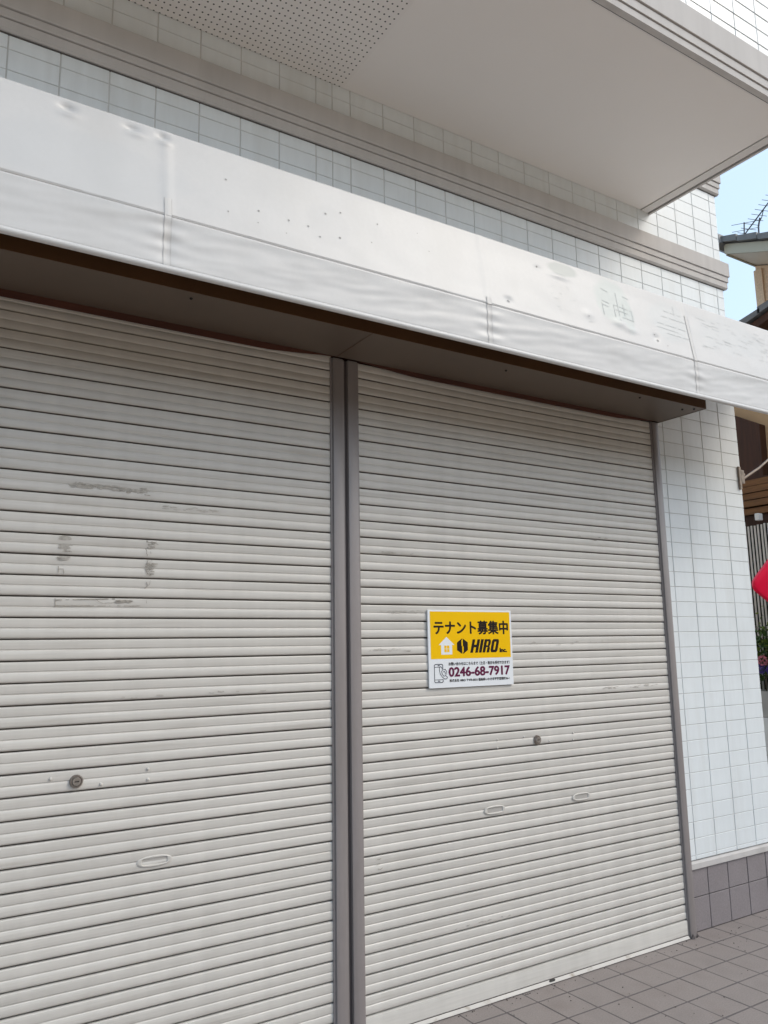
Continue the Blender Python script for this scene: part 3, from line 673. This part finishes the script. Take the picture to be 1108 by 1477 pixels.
# ================================================================= NOTICE BOARD
SBX, SBZ, SBW, SBH = 2.139, 1.3756, 0.503, 0.3556
SBY = -0.0372
sign = empty('notice_board', (SBX+SBW/2, SBY, SBZ))
tag(sign, 'yellow and white letting notice with a phone number fixed on the right roller shutter', 'sign')
b = MB(); b.box(SBX, SBX+SBW, SBY-0.003, SBY+0.0045, SBZ, SBZ+SBH, c=0.0012); b.build('board', M['board'], sign)
def U(u): return SBX+SBW*u
def V(v): return SBZ+SBH*(1-v)
b = MB(); b.box(U(0.025), U(0.978), SBY-0.0034, SBY-0.0031, V(0.632), V(0.022)); b.build('yellow_panel', M['yellow'], sign)
TY = SBY-0.0037
def text(name, s, u0, u1, v0, v1, mt, bold=0.0, shear=0.0, flip=None):
    cu = bpy.data.curves.new('t', 'FONT'); cu.body = s; cu.size = 1.0; cu.shear = shear; cu.resolution_u = 3
    ob = bpy.data.objects.new('t', cu); col.objects.link(ob)
    dg = bpy.context.evaluated_depsgraph_get(); me = bpy.data.meshes.new_from_object(ob.evaluated_get(dg))
    bpy.data.objects.remove(ob); bpy.data.curves.remove(cu)
    xs = [v.co.x for v in me.vertices]; ys = [v.co.y for v in me.vertices]
    ax, bx, ay, by = min(xs), max(xs), min(ys), max(ys)
    for v in me.vertices:
        v.co = Vector((U(u0)+(v.co.x-ax)/(bx-ax)*(U(u1)-U(u0)), TY, V(v1)+(v.co.y-ay)/(by-ay)*(V(v0)-V(v1))))
    if bold:
        v0_ = [v.co.copy() for v in me.vertices]; f0 = [tuple(p.vertices) for p in me.polygons]; vv, ff = [], []
        em = bold*(U(u1)-U(u0))
        for q in range(9):
            off = Vector((0, 0, 0)) if q == 8 else Vector((math.cos(q*math.pi/4)*em, -0.00002*(q+1), math.sin(q*math.pi/4)*em*0.75))
            b0 = len(vv); vv += [tuple(c+off) for c in v0_]; ff += [tuple(b0+i for i in f) for f in f0]
        bpy.data.meshes.remove(me); me = bpy.data.meshes.new(name); me.from_pydata(vv, [], ff)
    me.name = name; me.materials.clear(); me.materials.append(mt)
    o = bpy.data.objects.new(name, me); col.objects.link(o); o.parent = sign; o.matrix_parent_inverse = parent_world(sign).inverted()
    return o
text('headline_lettering', 'テナント募集中', 0.067, 0.950, 0.142, 0.318, M['ink'], 0.0060)
text('company_suffix', 'Inc.', 0.842, 0.925, 0.508, 0.561, M['ink'], 0.055)
text('phone_number', '0246-68-7917', 0.224, 0.953, 0.745, 0.860, M['inkred'], 0.0070)
text('enquiry_line', 'お問い合わせはこちらまで（土日・祝日も受付できます）', 0.222, 0.955, 0.676, 0.720, M['ink'], 0.0014)
text('address_line', '株式会社 HIRO 〒970-8033 福島県いわき市平字堂根町36-1', 0.228, 0.945, 0.893, 0.930, M['ink'], 0.0012)
def poly(mb, pts, mi=0, y=TY): mb.face([(U(u), y, V(v)) for u, v in pts], mi)
b = MB()                                   # heavy condensed slanted capitals
def cap(u0, w, pieces):
    for pc in pieces: poly(b, [(u0+x*w+(y-0.0)*0.034, 0.562-y*0.176) for x, y in pc])
cap(0.478, 0.092, [[(0, 0), (0.36, 0), (0.36, 1), (0, 1)], [(0.64, 0), (1, 0), (1, 1), (0.64, 1)], [(0.36, 0.40), (0.64, 0.40), (0.64, 0.60), (0.36, 0.60)]])
cap(0.581, 0.034, [[(0, 0), (1, 0), (1, 1), (0, 1)]])
cap(0.626, 0.082, [[(0, 0), (0.40, 0), (0.40, 1), (0, 1)], [(0.40, 0.83), (0.78, 0.83), (0.97, 0.88), (0.80, 1), (0.40, 1)], [(0.62, 0.52), (0.97, 0.56), (1, 0.70), (0.97, 0.88), (0.78, 0.83), (0.62, 0.83)],
                   [(0.40, 0.40), (0.66, 0.40), (0.90, 0.46), (0.97, 0.56), (0.62, 0.52), (0.40, 0.55)], [(0.60, 0), (1.0, 0), (1.0, 0.34), (0.90, 0.46), (0.66, 0.40), (0.60, 0.34)]])
cap(0.719, 0.088, [[(0, 0.14), (0.38, 0.20), (0.38, 0.80), (0, 0.86)], [(0.62, 0.20), (1, 0.14), (1, 0.86), (0.62, 0.80)], [(0, 0.14), (0.16, 0), (0.84, 0), (1, 0.14), (0.62, 0.20), (0.38, 0.20)], [(0, 0.86), (0.38, 0.80), (0.62, 0.80), (1, 0.86), (0.84, 1), (0.16, 1)]])
b.build('company_lettering', M['ink'], sign)
b = MB()
poly(b, [(0.115, 0.455), (0.205, 0.350), (0.295, 0.455), (0.268, 0.455), (0.268, 0.578), (0.142, 0.578), (0.142, 0.455)])
for uu_ in (0.178, 0.209):
    for vv in (0.462, 0.508): poly(b, [(uu_, vv), (uu_+0.026, vv), (uu_+0.026, vv+0.04), (uu_, vv+0.04)], 1, TY-0.0003)
b.build('house_icon', [M['board'], M['yellow']], sign)
b = MB()
poly(b, [(0.325, 0.425), (0.385, 0.372), (0.385, 0.575), (0.325, 0.525)]); poly(b, [(0.394, 0.372), (0.453, 0.425), (0.453, 0.525), (0.394, 0.575)])
poly(b, [(0.378, 0.40), (0.3845, 0.392), (0.3845, 0.468), (0.378, 0.468)], 1, TY-0.0003); poly(b, [(0.3945, 0.478), (0.402, 0.478), (0.402, 0.55), (0.3945, 0.556)], 1, TY-0.0003)
b.build('emblem', [M['ink'], M['yellow']], sign)
b = MB()
def uline(pts, w=0.004):
    for (a, c), (e, f) in zip(pts[:-1], pts[1:]):
        xa, za, xb, zb = U(a), V(c), U(e), V(f); L = math.hypot(xb-xa, zb-za); k = w*SBW/2
        ex, ez = (xb-xa)/L*k*0.8, (zb-za)/L*k*0.8; nx_, nz_ = -(zb-za)/L*k, (xb-xa)/L*k
        b.face([(xa-ex+nx_, TY, za-ez+nz_), (xb+ex+nx_, TY, zb+ez+nz_), (xb+ex-nx_, TY, zb+ez-nz_), (xa-ex-nx_, TY, za-ez-nz_)])
uline([(0.070, 0.70), (0.145, 0.70), (0.155, 0.712), (0.155, 0.755)], 0.007); uline([(0.155, 0.89), (0.155, 0.918), (0.145, 0.93), (0.070, 0.93), (0.060, 0.918), (0.060, 0.712), (0.070, 0.70)], 0.007)
uline([(0.062, 0.735), (0.118, 0.735)], 0.005); uline([(0.062, 0.895), (0.150, 0.895)], 0.005); uline([(0.10, 0.715), (0.118, 0.715)], 0.008); uline([(0.10, 0.912), (0.118, 0.912)], 0.008)
uline([(0.118, 0.735), (0.116, 0.775), (0.125, 0.82), (0.145, 0.86), (0.175, 0.888), (0.198, 0.885), (0.205, 0.865), (0.185, 0.845), (0.165, 0.852), (0.148, 0.825), (0.140, 0.79), (0.150, 0.775), (0.145, 0.745), (0.132, 0.73), (0.118, 0.735)], 0.006)
uline([(0.158, 0.80), (0.170, 0.79), (0.182, 0.81), (0.180, 0.83)], 0.006); uline([(0.160, 0.77), (0.182, 0.765), (0.198, 0.795), (0.197, 0.83)], 0.006)
b.build('phone_icon', M['greyink'], sign)

# ================================================================= BEYOND THE CORNER
house = empty('neighbour_house', (7.8, 0.5, 0))
tag(house, 'tan sided house with grey tiled roof beyond the corner of the white shop', 'house')
b = MB(); b.box(7.79, 13, -0.3, 1.60, 0, 4.2)
b.prism([(7.79, 1.60, 4.2), (7.79, -0.3, 4.2), (7.79, -0.3, 4.855), (7.79, 1.60, 5.585)], (5.2, 0, 0)); b.build('wall', M['tan'], house)
b = MB(); 
b.box(7.765, 7.789, 1.52, 1.61, 4.2, 5.52); b.build('corner_trim', M['tan'], house)
PT = 0.385
zr = lambda y: 5.60+(y-1.606)*PT
def slab(x0, x1, y0, y1, o0, o1, mb, mi=0):
    mb.prism([(x0, y0, zr(y0)+o0), (x0, y1, zr(y1)+o0), (x0, y1, zr(y1)+o1), (x0, y0, zr(y0)+o1)], (x1-x0, 0, 0), mi)
b = MB(); slab(7.31, 13.3, -0.75, 1.60, 0.0, 0.012, b); b.build('eave_soffit', M['eave'], house)
b = MB(); slab(7.285, 7.309, -0.75, 1.62, -0.006, 0.105, b); b.box(7.31, 13.3, 1.601, 1.62, 5.585, 5.70); b.build('fascia', M['fascia'], house)
b = MB(); slab(7.31, 13.3, -0.75, 1.60, 0.110, 0.135, b)
yy = 1.66; k = 0
while yy > -0.6:
    b.prism([(7.235, yy, zr(yy)+0.115), (7.235, yy-0.215, zr(yy-0.215)+0.125), (7.235, yy-0.215, zr(yy-0.215)+0.195), (7.235, yy, zr(yy)+0.175)], (0.26, 0, 0)); yy -= 0.222
b.prism([(7.20, 1.60, 5.70), (7.20, 1.66, 5.66), (7.20, 1.73, 5.70), (7.20, 1.755, 5.79), (7.20, 1.70, 5.835), (7.20, 1.62, 5.81)], (0.30, 0, 0))
b.build('roof', M['rooftile'], house)
b = MB(); b.box(6.62, 7.788, 0.0, 2.4, 0, 4.05); b.build('porch_wall', M['brownwall'], house)
b = MB()
for i in range(6):
    ya, yb = 1.02-0.19*i, 1.02-0.19*(i+1)
    b.prism([(6.46, ya, 4.385+(1.02-ya)*0.33), (6.46, yb-0.02, 4.385+(1.02-yb)*0.33), (6.46, yb-0.02, 4.435+(1.02-yb)*0.33), (6.46, ya, 4.45+(1.02-ya)*0.33)], (1.32, 0, 0))
b.build('porch_roof', M['rooftile'], house)
b = MB(); b.prism([(6.49, 0.99, 4.30), (6.49, -0.05, 4.643), (6.49, -0.05, 4.713), (6.49, 0.99, 4.37)], (1.29, 0, 0)); b.build('porch_barge_board', M['darkwood'], house)
b = MB(); b.prism([(6.53, 0.960, 3.47), (6.53, 1.9, 4.02), (6.53, 1.9, 3.0), (6.53, 0.970, 3.0)], (0.088, 0, 0)); b.build('window_case', M['darkwood'], house)
for i, z in enumerate((2.665, 2.735, 2.80, 2.86, 2.92)):
    b = MB(); b.box(6.47-0.012*(i % 2), 6.615, 0.0, 2.1, z, z+0.054); b.build('timber_board', M['orangewood'], house)
b = MB(); b.box(6.50, 6.615, 0.0, 2.1, 2.56, 2.66); b.box(6.5, 6.615, 0.0, 2.1, 2.98, 2.995); b.build('beam', M['darkwood'], house)

ant = empty('television_antenna', (7.6, 1.42, 5.6))
tag(ant, 'thin dark television antenna with many rods on the grey tiled roof', 'antenna')
b = MB(); b.tube([(7.6, 1.42, 5.60), (7.6, 1.405, 5.90), (7.6, 1.38, 5.985)], 0.009, 8); b.build('mast', M['antenna'], ant)
b = MB(); b.tube([(7.6, 1.60, 5.86), (7.6, 1.06, 6.26)], 0.007, 8)
b.tube([(7.6, 1.40, 5.93), (7.6, 1.36, 5.98), (7.6, 1.33, 6.06)], 0.005, 6); b.tube([(7.6, 1.58, 5.80), (7.6, 1.56, 6.02)], 0.007, 8); b.tube([(7.6, 1.60, 5.835), (7.6, 1.74, 5.885)], 0.006, 8)
b.build('boom', M['antenna'], ant)
for i in range(12):
    t = i/11; y, z = 1.56-0.48*t, 5.89+0.355*t; q = MB(); q.tube([(7.6-0.09, y+0.03, z), (7.6+0.09, y-0.03, z)], 0.0028, 6); q.build('rod', M['antenna'], ant)
for z in (5.86, 5.93, 6.01):
    q = MB(); q.tube([(7.52, 1.66, z), (7.68, 1.44, z)], 0.0028, 6); q.build('rod', M['antenna'], ant)

fence = empty('slat_fence', (6.3, 0.6, 0))
tag(fence, 'tall weathered fence of narrow pale upright slats behind the red board and flower planter', 'fence')
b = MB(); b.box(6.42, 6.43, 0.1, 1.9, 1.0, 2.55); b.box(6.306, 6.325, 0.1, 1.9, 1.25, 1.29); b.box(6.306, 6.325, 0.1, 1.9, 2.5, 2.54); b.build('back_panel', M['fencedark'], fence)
b = MB()
for i in range(-18, 40):
    yy = 1.043-0.0305*i+random.gauss(0, 0.0008)
    if yy < 0.12 or yy > 1.6: continue
    b.box(6.298, 6.305, yy-0.0075, yy+0.0075, 1.0, 2.545+random.uniform(-0.01, 0.01), c=0.001)
b.build('slat_panel', M['fencepale'], fence)
lampb = MB(); lampb.box(6.27, 6.33, 0.885, 0.925, 2.575, 2.635, c=0.006)
tag(lampb.build('wall_box', M['white_wallblock']), 'tiny white box fixed just above the slat fence under the brown boards', 'box')

lw = MB(); lw.box(5.95, 6.20, 0.1, 1.75, 0.0, 0.40, c=0.006); lw.box(5.95, 6.20, 0.1, 1.75, 0.404, 0.68, c=0.006); lw.box(5.94, 6.21, 0.1, 1.75, 0.684, 0.965, c=0.008)
tag(lw.build('garden_wall', M['white_wallblock']), 'low pale block wall under the flower planter', 'wall')
pt = MB(); pt.box(5.965, 5.99, 0.2, 1.3, 0.967, 1.17, c=0.006); pt.box(6.165, 6.19, 0.2, 1.3, 0.967, 1.17, c=0.006); pt.box(5.991, 6.164, 0.2, 0.225, 0.967, 1.169); pt.box(5.991, 6.164, 1.275, 1.3, 0.967, 1.169); pt.box(5.991, 6.164, 0.226, 1.274, 0.967, 1.12)
tag(pt.build('planter', M['concrete']), 'long grey concrete planter holding the flowering shrub on the low wall', 'planter')

shrub = empty('hydrangea_shrub', (6.08, 0.6, 1.12))
tag(shrub, 'leafy green shrub with pink and purple flower heads in the concrete planter', 'shrub')
def leaf(mb, c, s, mi):
    n = Vector((random.gauss(0, 1), random.gauss(0, 1), random.gauss(0.5, 1))).normalized(); a = n.orthogonal().normalized(); a.rotate(Matrix.Rotation(random.uniform(0, 6.28), 3, n)); e = n.cross(a)
    c = Vector(c); pts = [c-a*s, c-a*s*0.35+e*s*0.42+n*s*0.1, c+a*s*0.4+e*s*0.38+n*s*0.08, c+a*s-n*s*0.12, c+a*s*0.4-e*s*0.38+n*s*0.08, c-a*s*0.35-e*s*0.42+n*s*0.1]
    mb.face([pts[0], pts[1], pts[2], pts[3]], mi); mb.face([pts[0], pts[3], pts[4], pts[5]], mi)
fo = MB()
for k in range(11):
    cy = 0.22+0.105*k; cz = 1.36+random.uniform(-0.05, 0.12); cx = 6.07+random.uniform(-0.05, 0.06)
    for i in range(190):
        v = Vector((random.gauss(0, 1), random.gauss(0, 1), random.gauss(0, 1))).normalized()*random.uniform(0.4, 1)
        leaf(fo, (cx+v.x*0.13, cy+v.y*0.10, cz+v.z*0.22), random.uniform(0.014, 0.034), 1 if random.random() < 0.22 else 0)
for k in range(240):
    leaf(fo, (6.05+random.gauss(0, 0.06), random.uniform(0.1, 1.2), 1.62+abs(random.gauss(0, 0.1))), random.uniform(0.010, 0.022), 1 if random.random() < 0.5 else 0)
fo.build('foliage', [M['leaf'], M['leaf2']], shrub)
sm = MB()
for k in range(9):
    y = 0.25+0.12*k; sm.tube([(6.08, y, 1.10), (6.07+random.uniform(-0.04, 0.04), y+random.uniform(-0.05, 0.05), 1.5), (6.06, y+random.uniform(-0.07, 0.07), 1.68)], [0.006, 0.005, 0.002], 6)
sm.build('stems', M['stemwood'], shrub)
for (y, z, x, mt) in ((0.755, 1.41, 5.93, 'pink'), (0.785, 1.345, 5.935, 'purple'), (0.60, 1.38, 5.93, 'purple'), (0.48, 1.43, 5.94, 'pink'), (0.33, 1.36, 5.95, 'pink'), (0.69, 1.335, 5.93, 'purple')):
    q = MB()
    for i in range(90):
        v = Vector((random.gauss(0, 1), random.gauss(0, 1), random.gauss(0, 1))).normalized(); leaf(q, Vector((x, y, z))+v*0.036, 0.011, 0)
    o = q.build('flower_head', M[mt], shrub)
    tag(o, 'pink flower head' if mt == 'pink' else 'purple flower head')

# red board on a post, seen at the edge
rs = empty('red_board', (5.76, 0.30, 0))
tag(rs, 'glossy bright red board whose pointed corner shows in front of the slat fence', 'sign')
ax = Vector((0.88, -0.475, 0)); nrm = Vector((-0.475, -0.88, 0)); upv = Vector((0, 0, 1)); cen = Vector((5.57, 0.57, 2.03))+ax*0.33+upv*(-0.03)
prof = []
for k in range(4):
    a0 = math.pi/2*k+R(4)
    cdir = Vector((math.cos(a0), math.sin(a0))); cc = cdir*(0.34-0.075*1.414)
    for i in range(9):
        a = a0-math.pi/4+math.pi/2*i/8; prof.append((cc.x+0.075*math.cos(a)*1.0, cc.y+0.075*math.sin(a)))
b = MB(); n = len(prof); layers = ((0.92, 0.030), (0.985, 0.024), (1.0, 0.012), (1.0, -0.012), (0.985, -0.024), (0.92, -0.030))
for sc_, h in layers:
    for x, z in prof: b.v.append(tuple(cen+ax*x*sc_+upv*z*sc_+nrm*h))
for i in range(len(layers)-1):
    for k in range(n): j = (k+1) % n; b.f.append((i*n+k, i*n+j, (i+1)*n+j, (i+1)*n+k)); b.m.append(0)
b.f.append(tuple(range(n))); b.m.append(0); b.f.append(tuple((len(layers)-1)*n+k for k in range(n))); b.m.append(0)
b.build('board', M['red'], rs, smooth=50)
b = MB(); p = cen-nrm*0.05; b.tube([(p.x, p.y, 0.0), (p.x, p.y, 2.2)], 0.022, 12); b.build('post', M['palemetal'], rs, smooth=50)

# bracket on the pier corner with a thin arm
br = empty('wall_bracket', (4.69, 0, 2.6))
tag(br, 'small weathered metal bracket with a thin arm on the white pier corner', 'bracket')
b = MB(); b.box(4.668, 4.690, -0.014, -0.0015, 2.535, 2.685, c=0.002); b.box(4.6905, 4.724, -0.014, 0.05, 2.575, 2.665, c=0.003); b.build('plate', M['bracket'], br)
b = MB(); b.tube([(4.715, 0.0, 2.605), (4.90, -0.01, 2.70), (5.25, -0.03, 2.92)], [0.009, 0.008, 0.008], 10); b.build('arm', M['bracket'], br, smooth=60)
b = MB(); b.tube([(4.724, 0.012, 2.64), (4.752, 0.012, 2.64)], 0.014, 10); b.build('bolt', M['bracket'], br, smooth=50)
